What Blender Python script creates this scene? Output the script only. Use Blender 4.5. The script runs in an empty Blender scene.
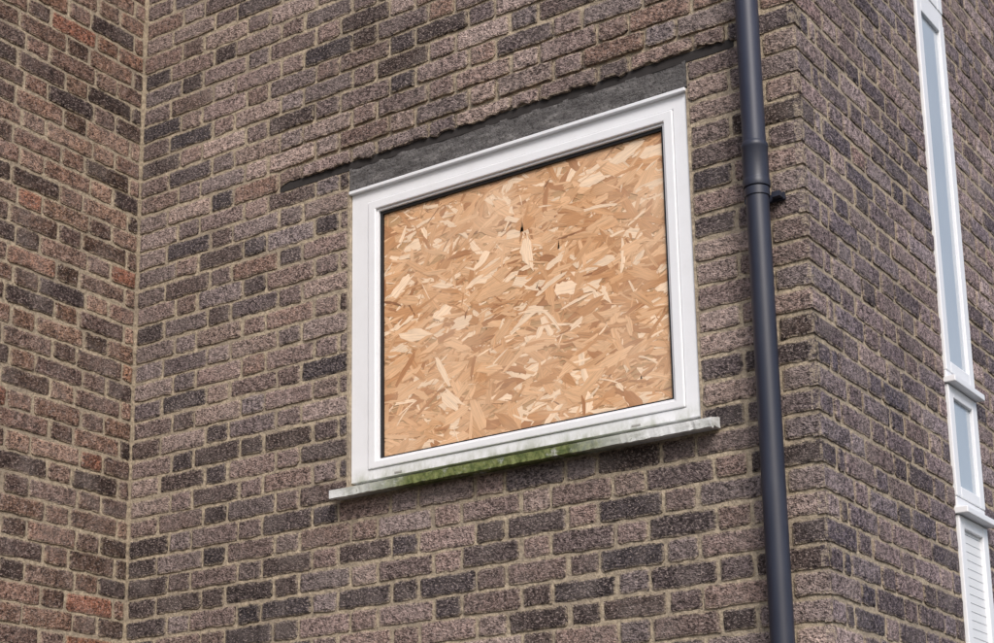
import bpy, math, random
from mathutils import Vector, Matrix, noise
random.seed(7)
sc=bpy.context.scene
EYE=1.6
# ------------------------------------------------------------------ helpers
def link(o,parent=None):
    sc.collection.objects.link(o)
    if parent: o.parent=parent
    return o
def empty(name,parent=None):
    e=bpy.data.objects.new(name,None); e.empty_display_size=0.2
    return link(e,parent)
def mesh_obj(name,verts,faces,mat=None,parent=None,smooth=False):
    m=bpy.data.meshes.new(name); m.from_pydata(verts,[],faces); m.update()
    if mat: m.materials.append(mat)
    if smooth:
        m.polygons.foreach_set('use_smooth',[True]*len(m.polygons))
    o=bpy.data.objects.new(name,m)
    return link(o,parent)
def box_data(x0,x1,y0,y1,z0,z1):
    v=[(x0,y0,z0),(x1,y0,z0),(x1,y1,z0),(x0,y1,z0),(x0,y0,z1),(x1,y0,z1),(x1,y1,z1),(x0,y1,z1)]
    f=[(0,3,2,1),(4,5,6,7),(0,1,5,4),(1,2,6,5),(2,3,7,6),(3,0,4,7)]
    return v,f
def boxes(name,lst,mat,parent=None,bevel=0.0,seg=2):
    V=[];F=[]
    for b in lst:
        v,f=box_data(*b); n=len(V); V+=v; F+=[tuple(i+n for i in q) for q in f]
    o=mesh_obj(name,V,F,mat,parent)
    if bevel>0:
        m=o.modifiers.new('bev','BEVEL'); m.width=bevel; m.segments=seg; m.limit_method='ANGLE'
    return o
# ------------------------------------------------------------------ materials
class NT:
    def __init__(s,name):
        s.m=bpy.data.materials.new(name); s.m.use_nodes=True
        s.t=s.m.node_tree; s.b=s.t.nodes['Principled BSDF']
        s.tc=s.t.nodes.new('ShaderNodeTexCoord')
    def n(s,typ,**kw):
        nd=s.t.nodes.new(typ)
        for k,v in kw.items(): setattr(nd,k,v)
        return nd
    def l(s,a,b): s.t.links.new(a,b)
    def mapping(s,scale=(1,1,1),src=None,rot=(0,0,0)):
        m=s.n('ShaderNodeMapping'); m.inputs['Scale'].default_value=scale; m.inputs['Rotation'].default_value=rot
        s.l(src or s.tc.outputs['Object'],m.inputs['Vector']); return m.outputs[0]
    def noise(s,scale,detail=4,rough=.55,vec=None,dist=0):
        x=s.n('ShaderNodeTexNoise'); x.inputs['Scale'].default_value=scale; x.inputs['Detail'].default_value=detail
        x.inputs['Roughness'].default_value=rough; x.inputs['Distortion'].default_value=dist
        s.l(vec or s.tc.outputs['Object'],x.inputs['Vector']); return x.outputs['Fac']
    def ramp(s,fac,stops):
        r=s.n('ShaderNodeValToRGB'); e=r.color_ramp.elements
        while len(e)<len(stops): e.new(.5)
        for i,(p,c) in enumerate(stops):
            e[i].position=p; e[i].color=(c if isinstance(c,tuple) else (c,c,c))+(1,)
        s.l(fac,r.inputs[0]); return r.outputs['Color']
    def mix(s,fac,a,b,mode='MIX'):
        x=s.n('ShaderNodeMix',data_type='RGBA',blend_type=mode)
        for i,v in ((0,fac),(6,a),(7,b)):
            if isinstance(v,(int,float)): x.inputs[i].default_value=v
            elif isinstance(v,tuple): x.inputs[i].default_value=v+(1,)
            else: s.l(v,x.inputs[i])
        return x.outputs[2]
    def math(s,op,a,b=0):
        x=s.n('ShaderNodeMath',operation=op)
        for i,v in ((0,a),(1,b)):
            if isinstance(v,(int,float)): x.inputs[i].default_value=v
            else: s.l(v,x.inputs[i])
        return x.outputs[0]
    def bump(s,h,strength=.5,dist=.002):
        b=s.n('ShaderNodeBump'); b.inputs['Strength'].default_value=strength; b.inputs['Distance'].default_value=dist
        s.l(h,b.inputs['Height']); s.l(b.outputs[0],s.b.inputs['Normal'])
    def base(s,c):
        if isinstance(c,tuple): s.b.inputs['Base Color'].default_value=c+(1,)
        else: s.l(c,s.b.inputs['Base Color'])
    def rough(s,r): s.b.inputs['Roughness'].default_value=r

MORTAR=(.42,.345,.25)
def brick_mat():
    t=NT('rustic_brick'); t.rough(.92); t.b.inputs['Specular IOR Level'].default_value=.2
    at=t.n('ShaderNodeAttribute',attribute_name='Col'); ed=t.n('ShaderNodeAttribute',attribute_name='edge')
    n1=t.noise(48,3,.75); n2=t.noise(95,2,.85,t.mapping((1,1,1.6))); n3=t.noise(8,1,.5); n5=t.noise(1.1,2,.5)
    c=t.mix(1.0,at.outputs['Color'],t.ramp(n1,[(.35,.38),(.5,1.0),(.65,1.7)]),'MULTIPLY')
    c=t.mix(t.ramp(n2,[(.37,.95),(.47,0.0)]),c,(.036,.027,.027))
    c=t.mix(t.ramp(n2,[(.54,0.0),(.67,.70)]),c,(.47,.38,.345))
    c=t.mix(t.ramp(n3,[(.45,0.0),(.75,.28)]),c,(.34,.285,.26))
    c=t.mix(1.0,c,t.ramp(n5,[(.35,.82),(.65,1.14)]),'MULTIPLY')
    e=t.math('MULTIPLY',ed.outputs['Fac'],t.ramp(n1,[(.42,0.0),(.58,1.0)]))
    c=t.mix(t.math('MULTIPLY',e,.7),c,MORTAR)
    t.base(c)
    t.bump(t.math('ADD',t.math('MULTIPLY',n1,1.4),n2),1.0,.008)
    return t.m
def mortar_mat():
    t=NT('mortar'); t.rough(.95)
    n1=t.noise(70,3,.7); n2=t.noise(5,3,.6)
    c=t.mix(1.0,MORTAR,t.ramp(n1,[(.32,.5),(.68,1.3)]),'MULTIPLY')
    c=t.mix(t.ramp(n2,[(.45,0.0),(.65,.65)]),c,(.25,.205,.16))
    t.base(c); t.bump(n1,.9,.006); return t.m
def paint_mat(name,col,rough=.35,dirt=.15,dcol=(.42,.42,.36),grime=None):
    t=NT(name); t.rough(rough)
    n=t.noise(9,5,.65); n2=t.noise(70,3,.6)
    c=t.mix(t.math('MULTIPLY',t.ramp(n,[(.45,0.0),(.75,1.0)]),dirt),col,dcol)
    c=t.mix(t.math('MULTIPLY',t.ramp(n2,[(.6,0.0),(.75,1.0)]),dirt*.5),c,dcol)
    if grime:
        sx=t.n('ShaderNodeSeparateXYZ'); t.l(t.tc.outputs['Object'],sx.inputs[0])
        r=t.n('ShaderNodeMapRange'); r.inputs[1].default_value=grime+.05; r.inputs[2].default_value=grime-.005
        t.l(sx.outputs['Z'],r.inputs[0])
        g=t.math('MULTIPLY',r.outputs[0],t.ramp(t.noise(16,5,.7,t.mapping((1,1,.5))),[(.42,0.0),(.62,.75)]))
        c=t.mix(g,c,(.30,.32,.22))
    t.base(c); t.bump(n2,.08,.001); return t.m
def sill_mat():
    t=NT('weathered_sill'); t.rough(.7)
    n=t.noise(14,5,.7,t.mapping((1,1,3))); n2=t.noise(60,4,.7)
    sx=t.n('ShaderNodeSeparateXYZ'); t.l(t.tc.outputs['Object'],sx.inputs[0])
    c=t.mix(t.ramp(n,[(.45,0.0),(.65,.8)]),(.72,.73,.72),(.33,.34,.30))
    d=t.math('ABSOLUTE',t.math('SUBTRACT',sx.outputs['X'],-2.92))
    reg=t.n('ShaderNodeMapRange'); reg.inputs[1].default_value=.60; reg.inputs[2].default_value=.30
    t.l(d,reg.inputs[0])
    g=t.math('MULTIPLY',reg.outputs[0],t.ramp(t.noise(20,5,.75),[(.30,0.35),(.44,1.0)]))
    c=t.mix(g,c,t.ramp(n2,[(.38,(.060,.085,.020)),(.62,(.19,.215,.07))]))
    c=t.mix(t.ramp(n2,[(.62,0.0),(.70,.7)]),c,(.12,.12,.08))
    t.base(c); t.bump(n2,.6,.003); return t.m
def lintel_mat():
    t=NT('stained_lintel'); t.rough(.9)
    n=t.noise(14,6,.75,t.mapping((.6,1,2))); n2=t.noise(110,4,.75)
    c=t.ramp(n,[(.3,(.06,.055,.054)),(.52,(.14,.132,.13)),(.7,(.28,.265,.255))])
    c=t.mix(t.ramp(n2,[(.38,.8),(.5,0.0)]),c,(.035,.032,.03))
    t.base(c); t.bump(t.math('ADD',n,n2),1.0,.007); return t.m
def dark_mat(name,col,rough=.6):
    t=NT(name); t.rough(rough); n=t.noise(40,3)
    t.base(t.mix(n,tuple(x*.7 for x in col),tuple(min(1,x*1.3) for x in col))); return t.m
def pipe_mat():
    t=NT('dark_plastic'); t.rough(.45)
    n=t.noise(5,5,.6,t.mapping((3,3,.7))); n2=t.noise(50,3)
    c=t.mix(t.ramp(n,[(.4,0.0),(.8,.6)]),(.019,.022,.038),(.048,.053,.078))
    t.base(c); t.bump(n2,.1,.001); return t.m
def osb_mat():
    t=NT('osb_strands'); t.rough(.65)
    at=t.n('ShaderNodeAttribute',attribute_name='Col'); uv=t.n('ShaderNodeUVMap',uv_map='UVMap')
    g=t.noise(1,3,.7,t.mapping((12,320,1),uv.outputs[0])); g2=t.noise(4,3)
    c=t.mix(1.0,at.outputs['Color'],t.ramp(g,[(.3,.68),(.5,1.0),(.7,1.2)]),'MULTIPLY')
    c=t.mix(t.ramp(g2,[(.42,0.0),(.7,.25)]),c,(.86,.67,.50))
    t.base(c); t.bump(g,.3,.001); return t.m
def glass_mat():
    t=NT('window_glass'); t.rough(.05); n=t.noise(2,2)
    t.base(t.mix(n,(.36,.42,.48),(.58,.63,.68))); t.b.inputs['IOR'].default_value=1.8; return t.m
def ground_mat():
    t=NT('asphalt'); t.rough(.95); n=t.noise(1.3,5); n2=t.noise(160,3)
    c=t.mix(n,(.04,.04,.042),(.075,.072,.07)); c=t.mix(t.ramp(n2,[(.55,0.0),(.7,.5)]),c,(.13,.13,.13))
    t.base(c); t.bump(n2,.6,.004); return t.m
M_BR=brick_mat(); M_MO=mortar_mat(); M_UP=paint_mat('white_upvc',(.83,.84,.86),.35,.08)
M_UPW=paint_mat('white_upvc_weathered',(.83,.84,.86),.35,.10,grime=1.421+EYE)
M_SILL=sill_mat(); M_LIN=lintel_mat(); M_GAP_SHADE=dark_mat('painted_joint_shade',(.030,.026,.025),.95)
M_GAS=dark_mat('black_gasket',(.012,.012,.013),.5); M_PIPE=pipe_mat(); M_OSB=osb_mat(); M_GL=glass_mat()
M_GR=ground_mat(); M_BL=paint_mat('blind_slats',(.78,.80,.82),.5,.05); M_CON=paint_mat('concrete_coping',(.35,.34,.32),.9,.4)
# ------------------------------------------------------------------ brickwork
C=.075; TOP=7.6
ZJ=2.566+EYE            # height of the bed joint above the lintel
Zbase=ZJ-C*math.floor(ZJ/C)-C
S,H=.225,.1125
DM=-.0060
GL0,GL1=-3.84,-1.975
def gapth(x):
    if x<GL0 or x>GL1: return 0
    t=min(1,(x-GL0)/.03,(GL1-x)/.09); t=max(0,t)
    return t*(.015+.010*noise.noise(Vector((x*11,5.2,0)))+.009*noise.noise(Vector((x*40,2.2,0))))
def bounds(L,par,corner):
    b=[0.0]
    if corner:
        if par: b+=[H,H+H/2]; nxt=0
        else: b+=[S]; nxt=1
    else:
        if par: b+=[H*.5]; nxt=0
        else: b+=[S*.6]; nxt=1
    while b[-1]<L:
        b.append(b[-1]+(S if nxt==0 else H)); nxt=1-nxt
    b=[x for x in b if x<L-.035]; b.append(L); return b
def palette(tone,zrel,rng):
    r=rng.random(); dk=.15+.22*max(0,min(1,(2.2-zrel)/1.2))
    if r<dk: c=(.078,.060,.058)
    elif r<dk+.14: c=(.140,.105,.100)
    elif r<dk+.44: c=(.240,.172,.152)
    elif r<dk+.58: c=(.220,.175,.168)
    elif r<dk+.76: c=(.325,.245,.215)
    else: c=(.265,.170,.135)
    if tone==1:
        c=(c[0]*.98,c[1]*.82,c[2]*.68)
        if rng.random()<.05: c=(.29,.125,.075)
    if tone==2:
        c=(c[0]*.85+.045,c[1]*.85+.038,c[2]*.85+.055)  # side wall: glare haze painted into the brick colours as a pale lift
    k=rng.uniform(.70,1.24); j=rng.uniform(-.014,.014)
    return (c[0]*k+j*.5,c[1]*k,c[2]*k-j*.5)
def brick_wall(name,org,ud,nd,L,holes,parent,corner,parity,tone=0,push=None,rev=False,gap=None):
    V=[];F=[];COL=[];ED=[]
    nrows=int((TOP-Zbase)/C)
    for k in range(nrows):
        z0=Zbase+k*C; z1=z0+C; zc=(z0+z1)/2
        bs=bounds(L,(k+parity)%2,corner)
        hs=[h for h in holes if h[2]<zc<h[3]]
        spans=[(0,L)]
        for h in hs:
            ns=[]
            for a,b in spans:
                if h[0]>a: ns.append((a,min(b,h[0])))
                if h[1]<b: ns.append((max(a,h[1]),b))
            spans=[s for s in ns if s[1]-s[0]>.01]
        wob=random.Random(k*31+parity).uniform(-.0015,.0015)
        gl_=gu_=False
        if gap: gu_=abs(z0-ZJ)<1e-3; gl_=abs(z1-ZJ)<1e-3
        for a,b in spans:
            inner=[x for x in bs if a+.04<x<b-.04]; cc=[a]+inner+[b]
            for i in range(len(cc)-1):
                u0,u1=cc[i],cc[i+1]
                atc=(u0==0 and corner)
                e0=0 if atc else .006
                e1=.006
                rng=random.Random(k*7919+i*104+int(a*100)+len(name)*13)
                if atc: rng=random.Random(9000+k)
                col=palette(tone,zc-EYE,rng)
                j=lambda s=.0024: rng.uniform(-s,s)
                U0=u0+e0+(j() if e0 else 0); U1=u1-e1+j(); Z0=z0+.006+j()+wob; Z1=z1-.006+j()+wob
                off=rng.uniform(-.002,.0015); tilt=rng.uniform(-.002,.002)
                nx=8 if u1-u0>.15 else 5; nz=3
                if gu_: nx*=2
                base=len(V)
                sx=rng.uniform(0,100)
                for zi in range(nz+1):
                    for xi in range(nx+1):
                        fu=xi/nx; fz=zi/nz
                        u=U0+(U1-U0)*fu; z=Z0+(Z1-Z0)*fz
                        edge=(xi in(0,nx)) or (zi in(0,nz))
                        if xi==1: u=U0+.009
                        if xi==nx-1: u=U1-.009
                        if zi==1: z=Z0+.008
                        if zi==nz-1: z=Z1-.008
                        if gu_ and zi<=1: z+=gapth(org[0]+ud[0]*u)*(1.0)
                        if gl_ and zi>=nz-1: z-=gapth(org[0]+ud[0]*u)*.4
                        d=off+tilt*(fu-.5)+.0022*noise.noise(Vector((u*30+sx,z*30,0)))
                        if edge:
                            d-=.0015+.0025*rng.random()
                            if (0<fu<1) or e0: u+=rng.uniform(-.0027,.0027)
                            z+=rng.uniform(-.0027,.0027)
                            if xi in(0,nx) and zi in(0,nz) and not(atc and xi==0):
                                u+=(.005 if xi==0 else -.005)*rng.random(); z+=(.005 if zi==0 else -.005)*rng.random()
                            if atc and xi==0: d=-.001
                        if push: d+=push(u,z)
                        V.append((org[0]+ud[0]*u+nd[0]*d,org[1]+ud[1]*u+nd[1]*d,z))
                        COL.append(col); ED.append(1.0 if edge else 0.0)
                W=nx+1
                for zi in range(nz):
                    for xi in range(nx):
                        q=(base+zi*W+xi,base+zi*W+xi+1,base+(zi+1)*W+xi+1,base+(zi+1)*W+xi)
                        F.append(q[::-1] if rev else q)
                ring=[base+xi for xi in range(W)]+[base+zi*W+nx for zi in range(1,nz+1)]+[base+nz*W+xi for xi in range(nx-1,-1,-1)]+[base+zi*W for zi in range(nz-1,0,-1)]
                sb=len(V)
                dd=.05 if gu_ else .022
                for r in ring:
                    x,y,z=V[r]; V.append((x-nd[0]*dd,y-nd[1]*dd,z)); COL.append(col); ED.append(1.0)
                n=len(ring)
                for r in range(n):
                    q=(ring[r],sb+r,sb+(r+1)%n,ring[(r+1)%n]); F.append(q[::-1] if rev else q)
    o=mesh_obj(name,V,F,M_BR,parent)
    ca=o.data.color_attributes.new('Col','FLOAT_COLOR','POINT')
    flat=[]
    for c in COL: flat+= [c[0],c[1],c[2],1]
    ca.data.foreach_set('color',flat)
    ea=o.data.attributes.new('edge','FLOAT','POINT'); ea.data.foreach_set('value',ED)
    us=sorted(set([0,L]+[h[0] for h in holes]+[h[1] for h in holes]))
    zs=sorted(set([0,TOP]+[h[2] for h in holes]+[h[3] for h in holes]))
    MV=[];MF=[]
    for a,b in zip(us[:-1],us[1:]):
        for c,d in zip(zs[:-1],zs[1:]):
            um,zm=(a+b)/2,(c+d)/2
            if any(h[0]<um<h[1] and h[2]<zm<h[3] for h in holes): continue
            n=len(MV)
            for u,z in ((a,c),(b,c),(b,d),(a,d)):
                if u==0: u=-DM if corner else -.012
                if u==L: u=L+.012
                MV.append((org[0]+ud[0]*u+nd[0]*DM,org[1]+ud[1]*u+nd[1]*DM,z))
            q=(n,n+1,n+2,n+3); MF.append(q[::-1] if rev else q)
    mesh_obj(name+'_mortar',MV,MF,M_MO,parent)
    return o
XL,XR=-4.552,-1.816
WX0,WX1=-3.516,-2.184; WZ0,WZ1=1.385+EYE,2.566+EYE
B=empty('brick_building')
def push(u,z):
    x=XR-u; zr=z-ZJ
    if zr<-.001: return 0
    s=max(0,1-abs((x+2.90)/1.0)**6)
    return .012*s*math.exp(-zr/.22)
brick_wall('front_wall',(XR,0),(-1,0),(0,-1),XR-XL,[(XR-WX1,XR-WX0,WZ0,WZ1)],B,True,0,push=push,rev=True,gap=True)
brick_wall('side_wall',(XR,0),(0,1),(1,0),4.5,[(1.10,1.39,.55+EYE,5.2+EYE)],B,True,1,tone=2)
brick_wall('wing_wall',(XL,0),(0,-1),(1,0),3.6,[],B,False,1,tone=1,rev=True)
boxes('building_core',[(XL-6,XL-.06,-3.55,6,0,TOP),(XL-.05,XR-.13,.14,4.5,0,TOP)],M_CON,B)
boxes('roof_coping',[(XL-6.1,XL+.05,-3.65,-.06,TOP,TOP+.09),(XL-6.1,XR+.06,-.055,6.05,TOP,TOP+.09)],M_CON,B)
# ------------------------------------------------------------------ boarded window
Wn=empty('boarded_window',B)
fx0,fx1,fz0,fz1=-3.510,-2.190,1.421+EYE,2.468+EYE
ix0,ix1,iz0,iz1=-3.390,-2.284,1.494+EYE,2.372+EYE
fy=.010
def ring(name,o,i,y0,y1,mat,parent,bev):
    a,b,c,d=o; e,f,g,h=i
    V=[];F=[]
    for y in (y0,y1):
        V+=[(a,y,c),(b,y,c),(b,y,d),(a,y,d),(e,y,g),(f,y,g),(f,y,h),(e,y,h)]
    for k in range(4):
        n=(k+1)%4
        F.append((k,n,4+n,4+k)); F.append((8+k,12+k,12+n,8+n))
        F.append((k,8+k,8+n,n)); F.append((4+k,4+n,12+n,12+k))
    ob=mesh_obj(name,V,F,mat,parent)
    if bev:
        m=ob.modifiers.new('b','BEVEL'); m.width=bev; m.segments=3; m.limit_method='ANGLE'; m.angle_limit=math.radians(50)
    return ob
mid=(ix0-.045,ix1+.045,iz0-.038,iz1+.045)
ring('outer_frame',(fx0,fx1,fz0,fz1),mid,fy,.075,M_UPW,Wn,.003)
ring('casement',tuple((mid[0]+.001,mid[1]-.001,mid[2]+.001,mid[3]-.001)),(ix0-.012,ix1+.012,iz0-.012,iz1+.012),fy-.006,.06,M_UPW,Wn,.004)
ring('glazing_bead',(ix0-.0115,ix1+.0115,iz0-.0115,iz1+.0115),(ix0-.004,ix1+.004,iz0-.004,iz1+.004),fy+.003,.058,M_UPW,Wn,.0015)
ring('gasket',(ix0-.0038,ix1+.0038,iz0-.0038,iz1+.0038),(ix0+.007,ix1-.005,iz0+.003,iz1-.006),fy+.012,.056,M_GAS,Wn,0)
boxes('head_trim',[(fx0-.002,fx1+.002,-.006,.07,fz1-.008,fz1+.004)],M_UPW,Wn,.002)
boxes('drain_caps',[(-3.325,-3.295,fy-.002,fy+.01,fz0+.007,fz0+.012),(-2.425,-2.395,fy-.002,fy+.01,fz0+.007,fz0+.012)],M_CON,Wn)
boxes('jamb_mortar',[(WX0-.006,fx0-.0005,.001,.08,WZ0+.02,fz1),(fx1+.0005,WX1+.004,.004,.08,WZ0+.02,fz1)],M_MO,Wn)
def sill(name,x0,x1,yf,zt,zf,th,mat,parent):
    prof=[(.08,zt),(yf,zf),(yf,zf-th),(yf+.012,zf-th-.002),(yf+.016,zf-th+.006),(.08,zf-th+.006)]
    N=120;V=[];F=[]
    for i in range(N+1):
        x=x0+(x1-x0)*i/N
        for k,(y,z) in enumerate(prof):
            w=.0014*noise.noise(Vector((x*25,k*3.1,0)))
            if k in(2,3): w+=.004*noise.noise(Vector((x*60,k*.2,4)))
            V.append((x,y+w,z+w))
    n=len(prof)
    for i in range(N):
        for k in range(n):
            F.append((i*n+k,i*n+(k+1)%n,(i+1)*n+(k+1)%n,(i+1)*n+k))
    F.append(tuple(range(n-1,-1,-1))); F.append(tuple(N*n+k for k in range(n)))
    return mesh_obj(name,V,F,mat,parent)
sill('window_sill',-3.552,-2.126,-.055,1.4205+EYE,1.391+EYE,.028,M_SILL,Wn)
def rough_strip(name,x0,x1,fz_lo,fz_hi,y,depth,mat,parent,step=.006):
    V=[];F=[];n=int((x1-x0)/step)
    for i in range(n+1):
        x=x0+(x1-x0)*i/n
        lo=fz_lo(x);hi=fz_hi(x)
        yy=y+.004*noise.noise(Vector((x*20,1.7,0)))
        V+=[(x,yy,lo),(x,yy,hi),(x,y+depth,lo),(x,y+depth,hi)]
    for i in range(n):
        a=i*4;b=a+4
        F+=[(a,b,b+1,a+1),(a+1,b+1,b+3,a+3),(b,a,a+2,b+2)]
    F+=[(0,1,3,2),(n*4,n*4+2,n*4+3,n*4+1)]
    return mesh_obj(name,V,F,mat,parent)
rough_strip('lintel',WX0+.001,WX1-.001,lambda x:fz1+.0045+.005*(1+noise.noise(Vector((x*30,0,9)))),lambda x:ZJ-.004+.004*noise.noise(Vector((x*30,4,0))),.004,.08,M_LIN,Wn)
boxes('joint_shade_strip',[(GL0+.002,GL1-.045,.0035,.030,ZJ-.009,ZJ+.022)],M_GAP_SHADE,Wn)  # dark strip set inside the open joint, its colour standing in for shadow
# ---- OSB board: pressed strands, each a thin flat flake
rng=random.Random(23)
V=[];F=[];UV=[];COL=[]
bx0,bx1,bz0,bz1=ix0-.003,ix1+.003,iz0-.003,iz1+.003
yb=.032
V+=[(bx0,yb,bz0),(bx1,yb,bz0),(bx1,yb,bz1),(bx0,yb,bz1)];F.append((0,1,2,3));UV+=[(0,0),(1,0),(1,1),(0,1)];COL+=[(.5,.3,.15)]*4
NF=3300
for i in range(NF):
    cx=rng.uniform(bx0,bx1);cz=rng.uniform(bz0,bz1)
    big=rng.random()
    if big<.46: Ln=rng.uniform(.018,.085); wd=rng.uniform(.0022,.009)
    elif big<.86: Ln=rng.uniform(.05,.12); wd=rng.uniform(.008,.025)
    else: Ln=rng.uniform(.06,.12); wd=rng.uniform(.025,.050)
    ang=rng.gauss(.10,.45) if rng.random()<.72 else rng.uniform(0,math.pi)
    ca,sa=math.cos(ang),math.sin(ang)
    r=rng.random()
    if r<.28: c=(.74,.455,.255)
    elif r<.54: c=(.65,.370,.190)
    elif r<.76: c=(.54,.280,.130)
    elif r<.92: c=(.88,.66,.46)
    elif r<.985 or wd>.009: c=(.43,.205,.092)
    else: c=(.28,.13,.06)
    k=rng.uniform(.92,1.08); c=(c[0]*k,c[1]*k,c[2]*k)
    yy=yb-.0002-i*3.5e-7
    h=Ln/2;w=wd/2
    N=8; top=[];bot=[]
    ws=rng.uniform(.3,1.0);we=rng.uniform(.2,1.0); bend=rng.uniform(-.06,.06)*Ln
    for q in range(N):
        t=q/(N-1); taper=ws+(1-ws)*min(1,t*3) if t<.5 else we+(1-we)*min(1,(1-t)*3)
        a=-h+Ln*t; bb=bend*(1-(2*t-1)**2)
        top.append((a+rng.uniform(-.3,.3)*wd*(q in(0,N-1)),bb+w*taper*rng.uniform(.75,1.15)))
        bot.append((a+rng.uniform(-.6,.6)*wd*(q in(0,N-1)),bb-w*taper*rng.uniform(.75,1.15)))
    pts=bot+[(h+rng.uniform(-.6,.8)*wd,rng.uniform(-.4,.4)*w)]+top[::-1]+[(-h+rng.uniform(-.8,.6)*wd,rng.uniform(-.4,.4)*w)]
    n=len(V);ou=rng.uniform(0,50);ov=rng.uniform(0,50)
    for (a,b) in pts:
        x=cx+a*ca-b*sa; z=cz+a*sa+b*ca
        x=min(max(x,bx0),bx1); z=min(max(z,bz0),bz1)
        V.append((x,yy,z)); UV.append((ou+a,ov+b)); COL.append(c)
    F.append(tuple(range(n,n+len(pts))))
ob=mesh_obj('osb_board',V,F,M_OSB,Wn)
uvl=ob.data.uv_layers.new(name='UVMap'); ff=[]
for l in ob.data.loops: ff+=list(UV[l.vertex_index])
uvl.data.foreach_set('uv',ff)
ca_=ob.data.color_attributes.new('Col','FLOAT_COLOR','POINT'); fl=[]
for c in COL: fl+=[c[0],c[1],c[2],1]
ca_.data.foreach_set('color',fl)
# ------------------------------------------------------------------ tall side window
Sw=empty('stair_window',B)
y0,y1=1.103,1.387; xf=XR+.006
def sbox(name,lst,mat,bev=.003):
    return boxes(name,[(x0,x1,a,b,c+EYE,d+EYE) for (x0,x1,a,b,c,d) in lst],mat,Sw,bev)
top=5.19; seg=[(.56,1.27),(1.335,1.725),(1.775,3.18),(3.23,top)]
fr=[]
for a,b in seg:
    fr+=[(XR-.07,xf,y0,y0+.045,a,b),(XR-.07,xf,y1-.05,y1,a,b),(XR-.07,xf,y0+.046,y1-.051,a,a+.04),(XR-.07,xf,y0+.046,y1-.051,b-.04,b)]
sbox('frames',fr,M_UP)
sbox('transom_sills',[(XR-.07,XR+.040,y0-.01,y1+.01,1.2725,1.295),(XR-.07,XR+.035,y0-.01,y1+.01,1.7275,1.750)],M_UP)
sbox('transom_fill',[(XR-.07,XR+.003,y0,y1,1.2955,1.334),(XR-.07,XR+.003,y0,y1,1.7505,1.7745),(XR-.07,XR+.003,y0,y1,3.1805,3.2295)],M_UP)
gl=[(XR-.012,XR-.006,y0+.040,y1-.046,a+.035,b-.035) for a,b in seg[1:]]
sbox('glass_panes',gl,M_GL,0)
sl=[]; z=.61
while z<1.22:
    sl.append((XR-.010,XR-.007,y0+.0455,y1-.0505,z,z+.026)); z+=.029
sl.append((XR-.016,XR-.0105,y0+.0455,y1-.0505,.60,1.23))
sbox('blind',sl,M_BL,0)
# ------------------------------------------------------------------ drainpipe
def lathe(prof,cx,cy,N=40):
    V=[];F=[]
    for (r,z) in prof:
        for i in range(N):
            a=2*math.pi*i/N; V.append((cx+r*math.cos(a),cy+r*math.sin(a),z))
    for k in range(len(prof)-1):
        for i in range(N):
            F.append((k*N+i,k*N+(i+1)%N,(k+1)*N+(i+1)%N,(k+1)*N+i))
    return V,F
px,py=-1.937,-.068; r=.034
z=EYE
prof=[(r,.25),(r,z+2.045),(.0395,z+2.046),(.0405,z+2.05),(.0405,z+2.066),(.039,z+2.069),(.0385,z+2.075),(.0385,z+2.165),(.0405,z+2.168),(.0405,z+2.178),(.037,z+2.186),(r+.0005,z+2.19),(r+.0005,z+4.3),(.0405,z+4.301),(.0405,z+4.43),(r,z+4.44),(r,TOP+.02)]
V,F=lathe(prof,px,py)
v2,f2=lathe([(r,.25),(r*.9,.06),(r*.9,.02)],px,py); n=len(V);V+=v2;F+=[tuple(i+n for i in q) for q in f2]
for zz in (z+2.03,z-.0,z+4.28):
    v2,f2=lathe([(r+.001,zz-.013),(r+.0035,zz-.012),(r+.0035,zz+.012),(r+.001,zz+.013)],px,py); n=len(V);V+=v2;F+=[tuple(i+n for i in q) for q in f2]
    for bb in [(px+.030,px+.056,-.036,-.012,zz-.008,zz+.008),(px-.056,px-.030,-.036,-.012,zz-.008,zz+.008),(px-.060,px+.060,-.0115,-.001,zz-.011,zz+.011)]:
        v2,f2=box_data(*bb); n=len(V);V+=v2;F+=[tuple(i+n for i in q) for q in f2]
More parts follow.
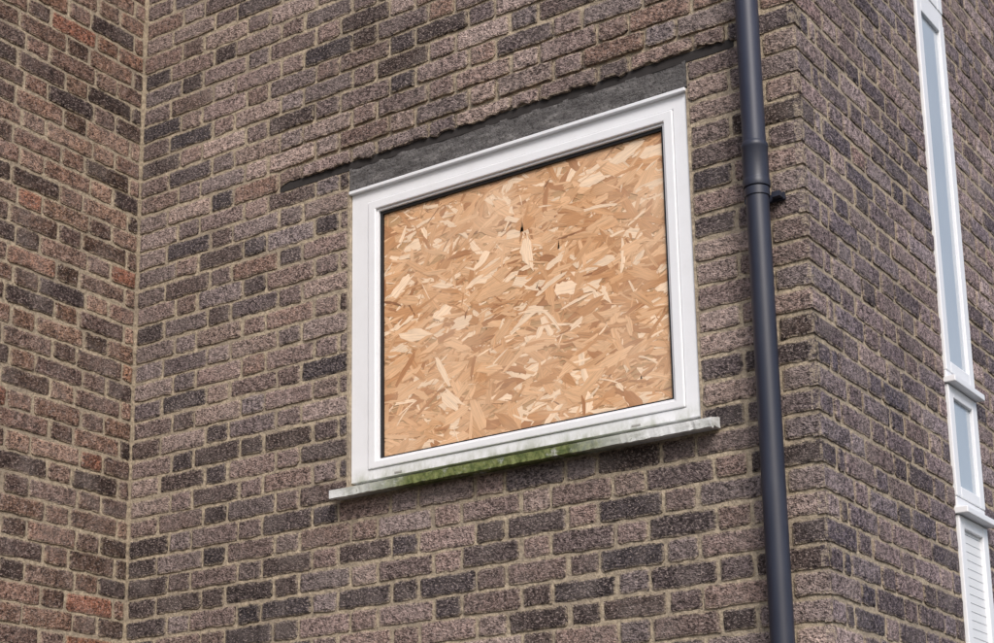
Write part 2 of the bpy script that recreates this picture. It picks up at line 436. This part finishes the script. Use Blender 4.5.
dp=mesh_obj('drainpipe',V,F,M_PIPE)
for p in dp.data.polygons: p.use_smooth=True
e=dp.modifiers.new('es','EDGE_SPLIT'); e.split_angle=math.radians(35)
# ------------------------------------------------------------------ ground
g=mesh_obj('ground',[(-400,-400,0),(400,-400,0),(400,400,0),(-400,400,0)],[(0,1,2,3)],M_GR)
# ------------------------------------------------------------------ camera
V1=(-2108,962);V2=(375,-6500);c=(497,500)   # vanishing points measured on the brick courses
a=Vector((V1[0]-c[0],V1[1]-c[1]));b=Vector((V2[0]-c[0],V2[1]-c[1]))
f=math.sqrt(-a.dot(b))
X=-Vector((a.x,a.y,f)).normalized(); Z=Vector((b.x,b.y,f)).normalized(); Y=Z.cross(X)
cam=bpy.data.cameras.new('camera');co=bpy.data.objects.new('camera',cam);link(co)
R=Matrix(((X.x,-X.y,-X.z),(Y.x,-Y.y,-Y.z),(Z.x,-Z.y,-Z.z)))
co.matrix_world=Matrix.Translation((0,-4.330,EYE))@R.to_4x4()
cam.sensor_width=36; cam.lens=f/994*36; cam.shift_y=(500-321.5)/994
cam.clip_end=2000; sc.camera=co
# ------------------------------------------------------------------ light
w=bpy.data.worlds.new('World'); sc.world=w; w.use_nodes=True
bg=w.node_tree.nodes['Background']; sky=w.node_tree.nodes.new('ShaderNodeTexSky'); sky.sky_type='NISHITA'; sky.sun_disc=False
sd=Vector((.58,-.60,.70)).normalized()
sky.sun_elevation=math.asin(sd.z); sky.sun_rotation=math.atan2(sd.x,sd.y)
sky.air_density=1.0; sky.dust_density=3.0; sky.ozone_density=1.5
w.node_tree.links.new(sky.outputs[0],bg.inputs[0]); bg.inputs[1].default_value=.15
sl_=bpy.data.lights.new('sun','SUN'); sl_.energy=2.35; sl_.angle=math.radians(22); sl_.color=(1,.965,.95)
so=bpy.data.objects.new('sun',sl_); link(so); so.rotation_euler=sd.to_track_quat('Z','Y').to_euler()
sc.view_settings.view_transform='Standard'; sc.view_settings.look='None'; sc.view_settings.exposure=0
